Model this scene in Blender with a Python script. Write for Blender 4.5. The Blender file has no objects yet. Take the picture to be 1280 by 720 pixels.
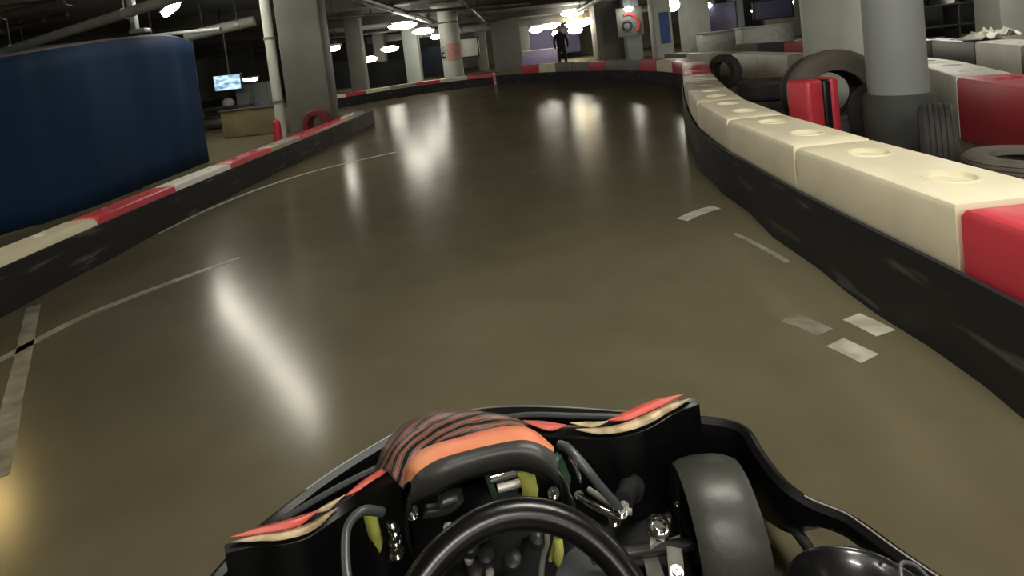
import bpy, math, random
from math import sin, cos, pi, radians, sqrt
from mathutils import Vector, Matrix
random.seed(7)
scene = bpy.context.scene
COL = scene.collection

# ------------------------------------------------------------------ camera
CAM_H = 1.1; PITCH = radians(3); ROLL = radians(6.5); FPX = 667.0; PPX, PPY = 640.0, 97.0
_c, _s = cos(ROLL), sin(ROLL)
r0 = Vector((1, 0, 0)); u0 = Vector((0, sin(PITCH), cos(PITCH))); f0 = Vector((0, cos(PITCH), -sin(PITCH)))
rc = r0*_c - u0*_s; uc = u0*_c + r0*_s
cam_data = bpy.data.cameras.new('helmet_camera')
cam = bpy.data.objects.new('helmet_camera', cam_data); COL.objects.link(cam)
m3 = Matrix((rc, uc, -f0)).transposed()
cam.matrix_world = Matrix.Translation((0, 0, CAM_H)) @ m3.to_4x4()
cam_data.sensor_width = 36; cam_data.lens = FPX/1280*36
cam_data.shift_y = -(360-PPY)/1280
cam_data.clip_start = 0.02; cam_data.clip_end = 200
scene.camera = cam

# ------------------------------------------------------------------ look, world
scene.view_settings.view_transform = 'Standard'
scene.view_settings.look = 'None'
scene.view_settings.gamma = 1.0
scene.view_settings.use_curve_mapping = False
scene.view_settings.exposure = 1.7
scene.cycles.use_denoising = True
scene.cycles.max_bounces = 8
scene.cycles.sample_clamp_indirect = 4.0
world = bpy.data.worlds.new('world'); scene.world = world; world.use_nodes = True
world.node_tree.nodes['Background'].inputs[0].default_value = (0.02, 0.02, 0.022, 1)
world.node_tree.nodes['Background'].inputs[1].default_value = 0.5

LAMP = 15.0          # emission of the white ceiling tubes
CEIL = 3.0
FILL = 37.0          # emission of the tubes added out of view to brighten the hall

# ------------------------------------------------------------------ helpers: places
def ray(px, py):
    a = (px-PPX)/FPX; b = (PPY-py)/FPX
    return rc*a + uc*b + f0
def G(px, py, z=0.0):
    d = ray(px, py); t = (z-CAM_H)/d.z
    return Vector((d.x*t, d.y*t, z))
def D(px, py, y):
    d = ray(px, py); t = y/d.y
    return Vector((d.x*t, y, CAM_H+d.z*t))

# ------------------------------------------------------------------ helpers: materials
def lin(c):
    return tuple(((v/255)/12.92 if v/255 <= 0.04045 else ((v/255+0.055)/1.055)**2.4) for v in c)
def mat(name, rgb, rough=0.6, metal=0.0, spec=0.5, var=0.12, scale=8.0, bump=0.0, coat=0.0, rgb2=None, bscale=None, rvar=0.0):
    m = bpy.data.materials.new(name); m.use_nodes = True
    nt = m.node_tree; b = nt.nodes['Principled BSDF']
    c = lin(rgb)
    tc = nt.nodes.new('ShaderNodeTexCoord')
    nz = nt.nodes.new('ShaderNodeTexNoise'); nz.inputs['Scale'].default_value = scale; nz.inputs['Detail'].default_value = 5
    nt.links.new(tc.outputs['Object'], nz.inputs['Vector'])
    rp = nt.nodes.new('ShaderNodeValToRGB')
    if rgb2 is None:
        a = tuple(max(0, v*(1-var)) for v in c); d = tuple(min(1, v*(1+var)) for v in c)
    else:
        a = c; d = lin(rgb2)
    rp.color_ramp.elements[0].position = 0.35; rp.color_ramp.elements[1].position = 0.65
    rp.color_ramp.elements[0].color = (*a, 1); rp.color_ramp.elements[1].color = (*d, 1)
    nt.links.new(nz.outputs['Fac'], rp.inputs['Fac']); nt.links.new(rp.outputs['Color'], b.inputs['Base Color'])
    b.inputs['Roughness'].default_value = rough; b.inputs['Metallic'].default_value = metal
    b.inputs['Specular IOR Level'].default_value = spec
    if coat: b.inputs['Coat Weight'].default_value = coat; b.inputs['Coat Roughness'].default_value = 0.1
    if rvar:
        mr = nt.nodes.new('ShaderNodeMapRange'); mr.inputs['To Min'].default_value = rough-rvar; mr.inputs['To Max'].default_value = rough+rvar
        nt.links.new(nz.outputs['Fac'], mr.inputs['Value']); nt.links.new(mr.outputs['Result'], b.inputs['Roughness'])
    if bump:
        n2 = nt.nodes.new('ShaderNodeTexNoise'); n2.inputs['Scale'].default_value = bscale or scale*4; n2.inputs['Detail'].default_value = 4
        nt.links.new(tc.outputs['Object'], n2.inputs['Vector'])
        bp = nt.nodes.new('ShaderNodeBump'); bp.inputs['Strength'].default_value = bump; bp.inputs['Distance'].default_value = 0.02
        nt.links.new(n2.outputs['Fac'], bp.inputs['Height']); nt.links.new(bp.outputs['Normal'], b.inputs['Normal'])
    return m
def emit(name, rgb, strength):
    m = bpy.data.materials.new(name); m.use_nodes = True
    nt = m.node_tree; b = nt.nodes['Principled BSDF']
    b.inputs['Base Color'].default_value = (0.8, 0.8, 0.8, 1)
    b.inputs['Emission Color'].default_value = (*rgb, 1); b.inputs['Emission Strength'].default_value = strength
    return m

M = {}
M['cream'] = mat('cream_plastic', (222, 213, 184), 0.42, var=0.07, scale=3, bump=0.1)
M['white_pl'] = mat('white_plastic', (218, 215, 200), 0.42, var=0.06, scale=3)
M['red_pl'] = mat('red_plastic', (190, 54, 66), 0.4, var=0.1, scale=3)
M['red_d'] = mat('dark_red_rubber_paint', (104, 40, 40), 0.6)
M['beige_pl'] = mat('beige_plastic', (160, 148, 125), 0.5, var=0.1, scale=3)
M['grey_pl'] = mat('grey_plastic', (118, 110, 104), 0.5, var=0.1, scale=3)
M['black_pl'] = mat('black_plastic', (22, 22, 25), 0.4, var=0.2)
M['tyre'] = mat('tyre_rubber', (46, 44, 42), 0.75, var=0.25, scale=6, bump=0.3)
M['dusty'] = mat('dusty_tyre_rubber', (92, 86, 78), 0.8, var=0.2, scale=6, bump=0.3)
M['column'] = mat('painted_concrete', (104, 103, 94), 0.7, var=0.08, scale=2, bump=0.1)
M['column_w'] = mat('white_painted_concrete', (182, 186, 174), 0.6, var=0.06, scale=2)
M['column_g'] = mat('blue_grey_painted_concrete', (128, 132, 132), 0.6, var=0.06, scale=2)
M['column_d'] = mat('dark_painted_concrete', (52, 54, 52), 0.7, var=0.1, scale=2)
M['concrete'] = mat('concrete', (92, 90, 82), 0.85, var=0.2, scale=0.7, bump=0.3, bscale=5)
M['ceil'] = mat('ceiling_concrete', (82, 80, 74), 0.9, var=0.3, scale=0.5, bump=0.2, bscale=4)
M['wall'] = mat('wall_paint', (96, 93, 86), 0.8, var=0.35, scale=0.4)
M['pipe'] = mat('grey_pipe', (104, 106, 104), 0.5, var=0.15, scale=4)
M['pipe_d'] = mat('dark_pipe', (62, 52, 54), 0.6, var=0.2, scale=4)
M['galv'] = mat('galvanised_duct', (120, 120, 116), 0.45, metal=0.6, var=0.15, scale=3)
M['blue'] = mat('blue_tarpaulin', (14, 36, 60), 0.75, spec=0.2, rgb2=(18, 44, 74), scale=0.8, bump=0.2, bscale=2)
M['housing'] = mat('lamp_housing', (170, 170, 165), 0.5)
M['wood'] = mat('olive_plywood', (92, 82, 54), 0.7, var=0.2, scale=3)
M['paint_w'] = mat('white_floor_paint', (188, 184, 170), 0.45, rgb2=(150, 146, 130), scale=14)
M['paint_f'] = mat('worn_white_floor_paint', (150, 148, 132), 0.45, rgb2=(96, 92, 76), scale=9)
M['dark'] = mat('dark_panel', (30, 30, 32), 0.6)
M['navy'] = mat('navy_panel', (38, 46, 66), 0.6)
M['violet'] = mat('violet_grey_panel', (84, 80, 108), 0.6)
M['pale'] = mat('pale_panel', (150, 150, 142), 0.6)
M['logo_red'] = mat('red_sign_paint', (176, 60, 56), 0.5)
M['logo_blue'] = mat('blue_sign_paint', (40, 74, 140), 0.5)
M['pink'] = mat('pink_sign_paint', (190, 140, 134), 0.5)
M['ink'] = mat('black_sign_paint', (34, 34, 36), 0.5)
M['cloth_d'] = mat('dark_clothing', (34, 26, 26), 0.9)
M['skin'] = mat('skin', (176, 124, 104), 0.6)
M['lamp'] = emit('white_tube_glow', (1.0, 0.97, 0.88), LAMP)
M['lamp_far'] = emit('far_tube_glow', (1.0, 0.97, 0.88), LAMP)
M['lamp_warm'] = emit('warm_tube_glow', (1.0, 0.72, 0.28), LAMP)
M['lamp_fill'] = emit('fill_tube_glow', (1.0, 0.96, 0.86), FILL)  # glow of the added fill tubes, stronger than the visible lamps
# kart
M['k_black'] = mat('kart_black_plastic', (9, 9, 10), 0.35, spec=0.25, var=0.2)
M['k_gloss'] = mat('kart_glossy_black_plastic', (16, 16, 17), 0.18, var=0.2, coat=0.4)
M['k_panel'] = mat('kart_panel_back', (40, 40, 40), 0.35, var=0.2)
M['k_edge'] = mat('kart_worn_edge', (150, 150, 140), 0.35, var=0.2)
M['k_tyre'] = mat('kart_slick_rubber', (56, 57, 52), 0.40, var=0.15, scale=20, bump=0.05)
M['k_tray'] = mat('kart_floor_tray', (26, 27, 28), 0.45, var=0.3, scale=20)
M['k_steel'] = mat('kart_bare_steel', (170, 168, 158), 0.35, metal=0.35, var=0.2, scale=20)
M['k_chrome'] = mat('kart_chrome', (220, 220, 215), 0.12, metal=1.0, var=0.03)
M['k_tube'] = mat('kart_grey_tube', (84, 86, 88), 0.35, metal=0.3, var=0.1)
M['k_yellow'] = mat('kart_yellow_green_paint', (176, 190, 62), 0.4, rgb2=(206, 208, 110), scale=30)
M['k_green'] = mat('kart_dark_green_paint', (52, 84, 62), 0.4)
M['k_peach'] = mat('kart_orange_sticker', (238, 122, 88), 0.4, rgb2=(236, 156, 112), scale=9)
M['k_red'] = mat('kart_red_sticker', (214, 78, 70), 0.4, rgb2=(206, 96, 84), scale=12)
M['k_cream'] = mat('kart_cream_sticker', (214, 190, 150), 0.4, rgb2=(150, 132, 100), scale=30)

# striped nose decal
def striped(name):
    m = bpy.data.materials.new(name); m.use_nodes = True
    nt = m.node_tree; b = nt.nodes['Principled BSDF']
    tc = nt.nodes.new('ShaderNodeTexCoord'); mp = nt.nodes.new('ShaderNodeMapping')
    mp.inputs['Rotation'].default_value = (0, 0, radians(20))
    wv = nt.nodes.new('ShaderNodeTexWave'); wv.wave_type = 'RINGS'; wv.rings_direction = 'Z'
    wv.inputs['Scale'].default_value = 9; wv.inputs['Distortion'].default_value = 5; wv.inputs['Detail'].default_value = 2
    wv.inputs['Detail Scale'].default_value = 1.4
    rp = nt.nodes.new('ShaderNodeValToRGB'); rp.color_ramp.interpolation = 'CONSTANT'
    e = rp.color_ramp.elements
    e[0].position = 0; e[0].color = (*lin((34, 30, 30)), 1)
    e[1].position = 0.34; e[1].color = (*lin((128, 116, 96)), 1)
    x = e.new(0.62); x.color = (*lin((62, 54, 48)), 1)
    x = e.new(0.84); x.color = (*lin((160, 92, 84)), 1)
    nt.links.new(tc.outputs['Object'], mp.inputs['Vector']); nt.links.new(mp.outputs['Vector'], wv.inputs['Vector'])
    nt.links.new(wv.outputs['Fac'], rp.inputs['Fac']); nt.links.new(rp.outputs['Color'], b.inputs['Base Color'])
    b.inputs['Roughness'].default_value = 0.35
    return m
M['k_swirl'] = striped('kart_swirl_sticker')

# polished floor
def floor_mat():
    m = bpy.data.materials.new('polished_concrete_floor'); m.use_nodes = True
    nt = m.node_tree; b = nt.nodes['Principled BSDF']
    tc = nt.nodes.new('ShaderNodeTexCoord')
    n1 = nt.nodes.new('ShaderNodeTexNoise'); n1.inputs['Scale'].default_value = 0.55; n1.inputs['Detail'].default_value = 6; n1.inputs['Roughness'].default_value = 0.6
    n2 = nt.nodes.new('ShaderNodeTexNoise'); n2.inputs['Scale'].default_value = 5; n2.inputs['Detail'].default_value = 8
    nt.links.new(tc.outputs['Object'], n1.inputs['Vector']); nt.links.new(tc.outputs['Object'], n2.inputs['Vector'])
    rp = nt.nodes.new('ShaderNodeValToRGB')
    rp.color_ramp.elements[0].position = 0.3; rp.color_ramp.elements[0].color = (*lin((92, 86, 66)), 1)
    rp.color_ramp.elements[1].position = 0.7; rp.color_ramp.elements[1].color = (*lin((112, 106, 84)), 1)
    nt.links.new(n1.outputs['Fac'], rp.inputs['Fac'])
    mx = nt.nodes.new('ShaderNodeMix'); mx.data_type = 'RGBA'; mx.blend_type = 'MULTIPLY'; mx.inputs['Factor'].default_value = 0.25
    nt.links.new(rp.outputs['Color'], mx.inputs[6]); nt.links.new(n2.outputs['Fac'], mx.inputs[7])
    nt.nodes.remove(b)      # diffuse slab under a satin sealer coat
    df = nt.nodes.new('ShaderNodeBsdfDiffuse'); gl = nt.nodes.new('ShaderNodeBsdfGlossy'); gl.inputs['Roughness'].default_value = 0.19
    gl.inputs['Color'].default_value = (1, 0.97, 0.9, 1)
    fr = nt.nodes.new('ShaderNodeFresnel'); fr.inputs['IOR'].default_value = 1.5
    mn = nt.nodes.new('ShaderNodeMath'); mn.operation = 'MINIMUM'; mn.inputs[1].default_value = 0.14
    ms = nt.nodes.new('ShaderNodeMixShader'); out = [n for n in nt.nodes if n.type == 'OUTPUT_MATERIAL'][0]
    nt.links.new(mx.outputs[2], df.inputs['Color']); nt.links.new(fr.outputs['Fac'], mn.inputs[0]); nt.links.new(mn.outputs[0], ms.inputs[0])
    nt.links.new(df.outputs[0], ms.inputs[1]); nt.links.new(gl.outputs[0], ms.inputs[2]); nt.links.new(ms.outputs[0], out.inputs['Surface'])
    return m
M['floor'] = floor_mat()

# scuffed rubber belt
def belt_mat():
    m = bpy.data.materials.new('scuffed_black_rubber'); m.use_nodes = True
    nt = m.node_tree; b = nt.nodes['Principled BSDF']
    tc = nt.nodes.new('ShaderNodeTexCoord'); mp = nt.nodes.new('ShaderNodeMapping'); mp.inputs['Scale'].default_value = (2.2, 2.2, 14)
    nz = nt.nodes.new('ShaderNodeTexNoise'); nz.inputs['Scale'].default_value = 1.3; nz.inputs['Detail'].default_value = 3
    rp = nt.nodes.new('ShaderNodeValToRGB')
    rp.color_ramp.elements[0].position = 0.60; rp.color_ramp.elements[0].color = (*lin((34, 33, 33)), 1)
    rp.color_ramp.elements[1].position = 0.78; rp.color_ramp.elements[1].color = (*lin((98, 96, 94)), 1)
    nt.links.new(tc.outputs['Object'], mp.inputs['Vector']); nt.links.new(mp.outputs['Vector'], nz.inputs['Vector'])
    nt.links.new(nz.outputs['Fac'], rp.inputs['Fac']); nt.links.new(rp.outputs['Color'], b.inputs['Base Color'])
    b.inputs['Roughness'].default_value = 0.55; b.inputs['Specular IOR Level'].default_value = 0.3
    return m
M['belt'] = belt_mat()

# ------------------------------------------------------------------ helpers: meshes
class MB:
    def __init__(s): s.v = []; s.f = []; s.mi = []; s.mats = []
    def _m(s, m):
        if m not in s.mats: s.mats.append(m)
        return s.mats.index(m)
    def add(s, vs, fs, m=None):
        o = len(s.v); s.v += [Vector(p) for p in vs]; k = s._m(m)
        for f in fs: s.f.append([i+o for i in f]); s.mi.append(k)
        return s
    def box(s, c, size, m=None, rz=0.0, bev=0.0, rx=0.0):
        x, y, z = size[0]/2, size[1]/2, size[2]/2
        R = Matrix.Rotation(rz, 3, 'Z') @ Matrix.Rotation(rx, 3, 'X')
        b = min(bev, x*.9, y*.9, z*.9)
        if b <= 0:
            vs = [Vector((i*x, j*y, k*z)) for k in (-1, 1) for j in (-1, 1) for i in (-1, 1)]
            fs = [[0, 2, 3, 1], [4, 5, 7, 6], [0, 1, 5, 4], [2, 6, 7, 3], [0, 4, 6, 2], [1, 3, 7, 5]]
        else:      # stacked rounded-rectangle rings
            def ring(xx, yy, r, zz):
                out = []
                for cx, cy, a0 in ((1, 1, 0), (-1, 1, 90), (-1, -1, 180), (1, -1, 270)):
                    for k in range(4):
                        a = radians(a0+30*k)
                        out.append(Vector((cx*(xx-r)+cos(a)*r, cy*(yy-r)+sin(a)*r, zz)))
                return out
            vs = []; fs = []
            lv = [(-z, b)] + [(-z+b*(1-cos(a)), b*(1-sin(a))) for a in (radians(30), radians(60), radians(90))]
            lv = lv + [(-q, w) for q, w in reversed(lv)]
            for zz, ins in lv: vs += ring(x-ins, y-ins, max(b*.98, .001) if ins < b*.5 else b*.6, zz)
            n = 16
            for k in range(len(lv)-1):
                for i in range(n): fs.append([k*n+i, k*n+(i+1) % n, (k+1)*n+(i+1) % n, (k+1)*n+i])
            fs.append(list(range(n))[::-1]); fs.append([(len(lv)-1)*n+i for i in range(n)])
        return s.add([R @ p + Vector(c) for p in vs], fs, m)
    def tube(s, pts, r, m=None, n=10, closed=False, cap=True):
        pts = [Vector(p) for p in pts]; N = len(pts)
        rs = r if isinstance(r, (list, tuple)) else [r]*N
        vs = []; up = Vector((0.13, 0.07, 1)).normalized(); prev = None
        for i, p in enumerate(pts):
            a = pts[(i-1) % N] if (closed or i > 0) else p; b = pts[(i+1) % N] if (closed or i < N-1) else p
            t = (b-a).normalized()
            if prev is None:
                prev = up if abs(t.dot(up)) < .9 else Vector((1, 0, 0))
            u = (prev - t*prev.dot(t)).normalized(); w = t.cross(u); prev = u
            for k in range(n):
                q = 2*pi*k/n; vs.append(p + (u*cos(q)+w*sin(q))*rs[i])
        fs = []
        for i in range(N if closed else N-1):
            for k in range(n):
                a = i*n+k; b = i*n+(k+1) % n; j = (i+1) % N
                fs.append([a, b, j*n+(k+1) % n, j*n+k])
        if cap and not closed: fs.append(list(range(n))[::-1]); fs.append([(N-1)*n+k for k in range(n)])
        return s.add(vs, fs, m)
    def lathe(s, prof, c, axis=(0, 0, 1), m=None, n=32, closed=False):
        a = Vector(axis).normalized(); t = Vector((1, 0, 0)) if abs(a.x) < .9 else Vector((0, 1, 0))
        u = a.cross(t).normalized(); w = a.cross(u); c = Vector(c); vs = []
        for r, h in prof:
            for k in range(n):
                q = 2*pi*k/n; vs.append(c + a*h + (u*cos(q)+w*sin(q))*r)
        P = len(prof); fs = []
        for i in range(P if closed else P-1):
            j = (i+1) % P
            for k in range(n): fs.append([i*n+k, i*n+(k+1) % n, j*n+(k+1) % n, j*n+k])
        if not closed:
            if prof[0][0] > 1e-6: fs.append(list(range(n))[::-1])
            if prof[-1][0] > 1e-6: fs.append([(P-1)*n+k for k in range(n)])
        return s.add(vs, fs, m)
    def loft(s, rows, m=None, rowmats=None):
        n = len(rows[0])
        for i in range(len(rows)-1):
            vs = list(rows[i])+list(rows[i+1])
            s.add(vs, [[k, k+1, n+k+1, n+k] for k in range(n-1)], rowmats[i] if rowmats else m)
        return s
    def slab(s, poly, z0, z1, m=None):
        n = len(poly); vs = [Vector((p[0], p[1], z0)) for p in poly]+[Vector((p[0], p[1], z1)) for p in poly]
        return s.add(vs, [list(range(n))[::-1], list(range(n, 2*n))]+[[i, (i+1) % n, n+(i+1) % n, n+i] for i in range(n)], m)
    def build(s, name, parent=None, smooth=True, solid=0.0, weld=True, sub=0):
        me = bpy.data.meshes.new(name); o = bpy.data.objects.new(name, me); COL.objects.link(o)
        base = Vector((0, 0, 0))
        if parent is not None:
            p = parent
            while p is not None: base += p.location; p = p.parent
        elif s.v:
            base = Vector((sum(p.x for p in s.v)/len(s.v), sum(p.y for p in s.v)/len(s.v), min(p.z for p in s.v)))
        me.from_pydata([p-base for p in s.v], [], s.f)
        for m in s.mats: me.materials.append(m if not isinstance(m, str) else M[m])
        for p, k in zip(me.polygons, s.mi): p.material_index = k
        import bmesh
        bm = bmesh.new(); bm.from_mesh(me)
        if weld: bmesh.ops.remove_doubles(bm, verts=bm.verts, dist=1e-5)
        bmesh.ops.recalc_face_normals(bm, faces=bm.faces)
        bm.to_mesh(me); bm.free()
        if smooth:
            for p in me.polygons: p.use_smooth = True
            try: me.set_sharp_from_angle(angle=radians(38))
            except Exception: pass
        if parent is None: o.location = base
        else: o.parent = parent
        if sub:
            md = o.modifiers.new('subd', 'SUBSURF'); md.levels = 1; md.render_levels = sub
            me.attributes.remove(me.attributes['sharp_edge']) if 'sharp_edge' in me.attributes else None
        if solid:
            md = o.modifiers.new('thickness', 'SOLIDIFY'); md.thickness = solid; md.offset = 0
        return o
def smooth_path(pts, per=6, closed=False):
    pts = [Vector(p) for p in pts]; out = []; n = len(pts)
    for i in range(n-1):
        p0 = pts[max(i-1, 0)]; p1 = pts[i]; p2 = pts[i+1]; p3 = pts[min(i+2, n-1)]
        for k in range(per):
            t = k/per
            out.append(0.5*((2*p1)+(p2-p0)*t+(2*p0-5*p1+4*p2-p3)*t*t+(3*p1-p0-3*p2+p3)*t**3))
    out.append(pts[-1]); return out
def thing(name, label, cat, loc=(0, 0, 0), group=None):
    o = bpy.data.objects.new(name, None); COL.objects.link(o); o.location = loc; o.empty_display_size = 0.1
    o['label'] = label; o['category'] = cat
    if group: o['group'] = group
    return o
def tag(o, label, cat, group=None):
    o['label'] = label; o['category'] = cat
    if group: o['group'] = group
    return o
def struct(o): o['kind'] = 'structure'; return o
ORD = ['first', 'second', 'third', 'fourth', 'fifth', 'sixth', 'seventh', 'eighth', 'ninth', 'tenth', 'eleventh', 'twelfth', 'thirteenth', 'fourteenth', 'fifteenth',
       'sixteenth', 'seventeenth', 'eighteenth', 'nineteenth', 'twentieth', 'twenty-first', 'twenty-second', 'twenty-third', 'twenty-fourth', 'twenty-fifth', 'twenty-sixth', 'twenty-seventh', 'twenty-eighth']

# ------------------------------------------------------------------ the hall
X0, X1, Y0, Y1 = -20.0, 24.0, -9.0, 44.0
fl = struct(MB().box(((X0+X1)/2, (Y0+Y1)/2, -0.1), (X1-X0, Y1-Y0, 0.2), 'floor').build('floor', smooth=False))
struct(MB().box(((X0+X1)/2, (Y0+Y1)/2, CEIL+0.1), (X1-X0, Y1-Y0, 0.2), 'ceil').build('ceiling', smooth=False))
struct(MB().box((X0-0.1, (Y0+Y1)/2, CEIL/2), (0.2, Y1-Y0, CEIL), 'wall').build('wall_left', smooth=False))
struct(MB().box((X1+0.1, (Y0+Y1)/2, CEIL/2), (0.2, Y1-Y0, CEIL), 'wall').build('wall_right', smooth=False))
struct(MB().box(((X0+X1)/2, Y1+0.1, CEIL/2), (X1-X0, 0.2, CEIL), 'wall').build('wall_back', smooth=False))
struct(MB().box(((X0+X1)/2, Y0-0.1, CEIL/2), (X1-X0, 0.2, CEIL), 'wall').build('wall_front', smooth=False))
k = 0
for y in (2.5, 8.8, 15.0, 21.5, 28.0, 34.5):
    k += 1
    struct(MB().box(((X0+X1)/2, y, CEIL-0.14), (X1-X0, 0.5, 0.28), 'concrete').build('trim_%d' % k, smooth=False))

# painted marks belong to the floor
def painted(pts, w, m, label, z=0.002):
    mb = MB(); P = smooth_path([Vector((p[0], p[1], 0)) for p in pts], 6)
    L = []; Rr = []
    for i, p in enumerate(P):
        t = (P[min(i+1, len(P)-1)]-P[max(i-1, 0)]).normalized(); nrm = Vector((-t.y, t.x, 0))
        L.append(p+nrm*w/2+Vector((0, 0, z))); Rr.append(p-nrm*w/2+Vector((0, 0, z)))
    mb.loft([L, Rr], m); mb.loft([[q-Vector((0, 0, z)) for q in L], L], m); mb.loft([[q-Vector((0, 0, z)) for q in Rr], Rr], m)
    o = mb.build('painted_line', parent=fl, smooth=False); o['label'] = label; return o
painted([G(195, 293), G(260, 262), G(330, 234), G(400, 212), G(495, 190)], 0.05, 'paint_w', 'long straight white line beside the left barrier')
painted([G(-90, 492), G(0, 450), G(100, 398), G(200, 358), G(300, 322)], 0.055, 'paint_f', 'faint worn white line nearer the camera')
painted([G(42, 383), G(36, 410), G(28, 450), G(16, 500), G(8, 545), G(-6, 600)], 0.06, 'paint_f', 'worn white line curving out at the left edge')
painted([G(852, 275), G(872, 266), G(895, 259)], 0.075, 'paint_w', 'short white dash by the right barrier, farthest')
painted([G(1064, 396), G(1086, 406), G(1108, 417)], 0.085, 'paint_w', 'white patch touching the foot of the right barrier')
painted([G(1044, 428), G(1065, 438), G(1088, 449)], 0.085, 'paint_w', 'white patch beside the one at the barrier foot')
painted([G(982, 397), G(1005, 404), G(1032, 416)], 0.08, 'paint_f', 'faded white patch left of the other two')
painted([G(918, 292), G(945, 305), G(985, 328)], 0.03, 'paint_f', 'thin worn white strip along the belt foot')

# ------------------------------------------------------------------ barrier blocks
def arc_pos(path):
    P = smooth_path([Vector((p[0], p[1], 0)) for p in path], 16); S = [0]
    for i in range(1, len(P)): S.append(S[-1]+(P[i]-P[i-1]).length)
    def at(s):
        s = max(0, min(S[-1]-1e-4, s))
        for i in range(1, len(S)):
            if S[i] >= s:
                t = (s-S[i-1])/(S[i]-S[i-1]); return P[i-1].lerp(P[i], t), (P[i]-P[i-1]).normalized()
        return P[-1], (P[-1]-P[-2]).normalized()
    return at, S[-1], P
def block_mesh(p, q, side, depth, h, m, z0=0.0, recess=True, tp=None, tq=None):
    d = (q-p); L = d.length-0.02; t = d.normalized(); n = Vector((t.y, -t.x, 0))*side
    mid = (p+q)/2 + n*depth/2
    X, Y, e = L/2, depth/2, 0.03
    n1 = Vector((tp.y, -tp.x, 0))*side if tp else n; n2 = Vector((tq.y, -tq.x, 0))*side if tq else n
    pa, qa = p+t*.01, q-t*.01; pb, qb = pa+n1*depth, qa+n2*depth
    def P(x, y, z):
        u, v = (x/X+1)/2, (y/Y+1)/2
        return pa.lerp(qa, u).lerp(pb.lerp(qb, u), v)+Vector((0, 0, z))
    def ring(ix, z, k=8):
        a, b = X-ix, Y-ix; out = []
        for i in range(k): out.append(P(-a+2*a*i/k, -b, z))
        for i in range(k): out.append(P(a, -b+2*b*i/k, z))
        for i in range(k): out.append(P(a-2*a*i/k, b, z))
        for i in range(k): out.append(P(-a, b-2*b*i/k, z))
        return out
    mb = MB(); rows = [ring(0.01, z0), ring(0, z0+0.02), ring(0, h-e), ring(e*.3, h-e*.3), ring(e, h)]
    rows = [r+[r[0]] for r in rows]; mb.loft(rows, m)
    # top: two cells, each with a round socket
    a, b = X-e, Y-e
    for sgn in (-1, 1):
        x0, x1 = (-a, 0) if sgn < 0 else (0, a)
        cx = (x0+x1)/2; R = min(0.085, b*.5, (x1-x0)*.3); per = []
        kk = 8
        for i in range(kk): per.append((x0+(x1-x0)*i/kk, -b))
        for i in range(kk): per.append((x1, -b+2*b*i/kk))
        for i in range(kk): per.append((x1-(x1-x0)*i/kk, b))
        for i in range(kk): per.append((x0, b-2*b*i/kk))
        r = [P(x, y, h) for x, y in per]
        an = [math.atan2(y, x-cx) for x, y in per]
        c0 = [P(cx+cos(q_)*R*1.12, sin(q_)*R*1.12, h) for q_ in an]
        c1 = [P(cx+cos(q_)*R*1.08, sin(q_)*R*1.08, h+0.004) for q_ in an]
        c2 = [P(cx+cos(q_)*R, sin(q_)*R, h+0.002) for q_ in an]
        c3 = [P(cx+cos(q_)*R*.93, sin(q_)*R*.93, h-0.016) for q_ in an]
        c4 = [P(cx+cos(q_)*R*.02, sin(q_)*R*.02, h-0.016) for q_ in an]
        mb.loft([x+[x[0]] for x in ([r, c0, c1, c2, c3, c4] if recess else [r, c0, c4])], m)
    return mb, t, n, mid, X, Y
def barrier_row(path, side, colours, L, h, depth, row, group, s0=0.0, names=None, belt=None, recess=True, z0=0.0, hend=None):
    at, S, P = arc_pos(path); s = s0; cnt = {}; i = 0; objs = []
    while s+L*0.6 < S and i < len(colours):
        col, ln = colours[i] if isinstance(colours[i], tuple) else (colours[i], L)
        p, tp = at(s); q, tq = at(min(s+ln, S))
        hh = h if hend is None else h+(hend-h)*s/S
        mb, t, n, mid, X, Y = block_mesh(p, q, side, depth, hh, col, z0, recess, tp, tq)
        word = {'cream': 'cream', 'white_pl': 'white', 'red_pl': 'red', 'beige_pl': 'beige', 'grey_pl': 'grey', 'black_pl': 'black'}[col]
        cnt[word] = cnt.get(word, 0)+1
        e = thing('plastic_barrier', '%s plastic barrier block, %s %s one along the %s' % (word, ORD[cnt[word]-1], word, row), 'barrier', (mid.x, mid.y, 0), group)
        mb.build('body', parent=e)
        # moulded seam down the face and coupling lug at the end
        lg = MB()
        lg.tube([mid+t*(X+.01)+Vector((0, 0, hh*0.5)), mid+t*(X+.01)+Vector((0, 0, hh*0.8))], 0.008, 'black_pl', 8)
        lg.build('coupling_pin', parent=e)
        objs.append(e); s += ln; i += 1
    return objs
def belt(path, side, z1, off, label, name='rubber_belt', mt='belt', thick=0.018, z0=0.0, wav=0.0):
    at, S, P = arc_pos(path); rows = [[], [], [], []]; n_ = int(S/0.2)
    for i in range(n_+1):
        p, t = at(S*i/n_); n = Vector((t.y, -t.x, 0))*side
        w = wav*sin(i*1.7)+wav*.6*sin(i*0.73)
        a = p-n*(off+thick+w); b = p-n*off
        rows[0].append(a+Vector((0, 0, z0))); rows[1].append(a+Vector((0, 0, z1))+n*w); rows[2].append(b+Vector((0, 0, z1))); rows[3].append(b+Vector((0, 0, z0)))
    mb = MB(); mb.loft(rows+[rows[0]], mt)
    for e_ in (0, -1): mb.add([r[e_] for r in rows], [[0, 1, 2, 3]], mt)
    o = mb.build(name); tag(o, label, 'belt'); return o
C, R_, W, Bg, Gy = 'cream', 'red_pl', 'white_pl', 'beige_pl', 'grey_pl'

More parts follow.
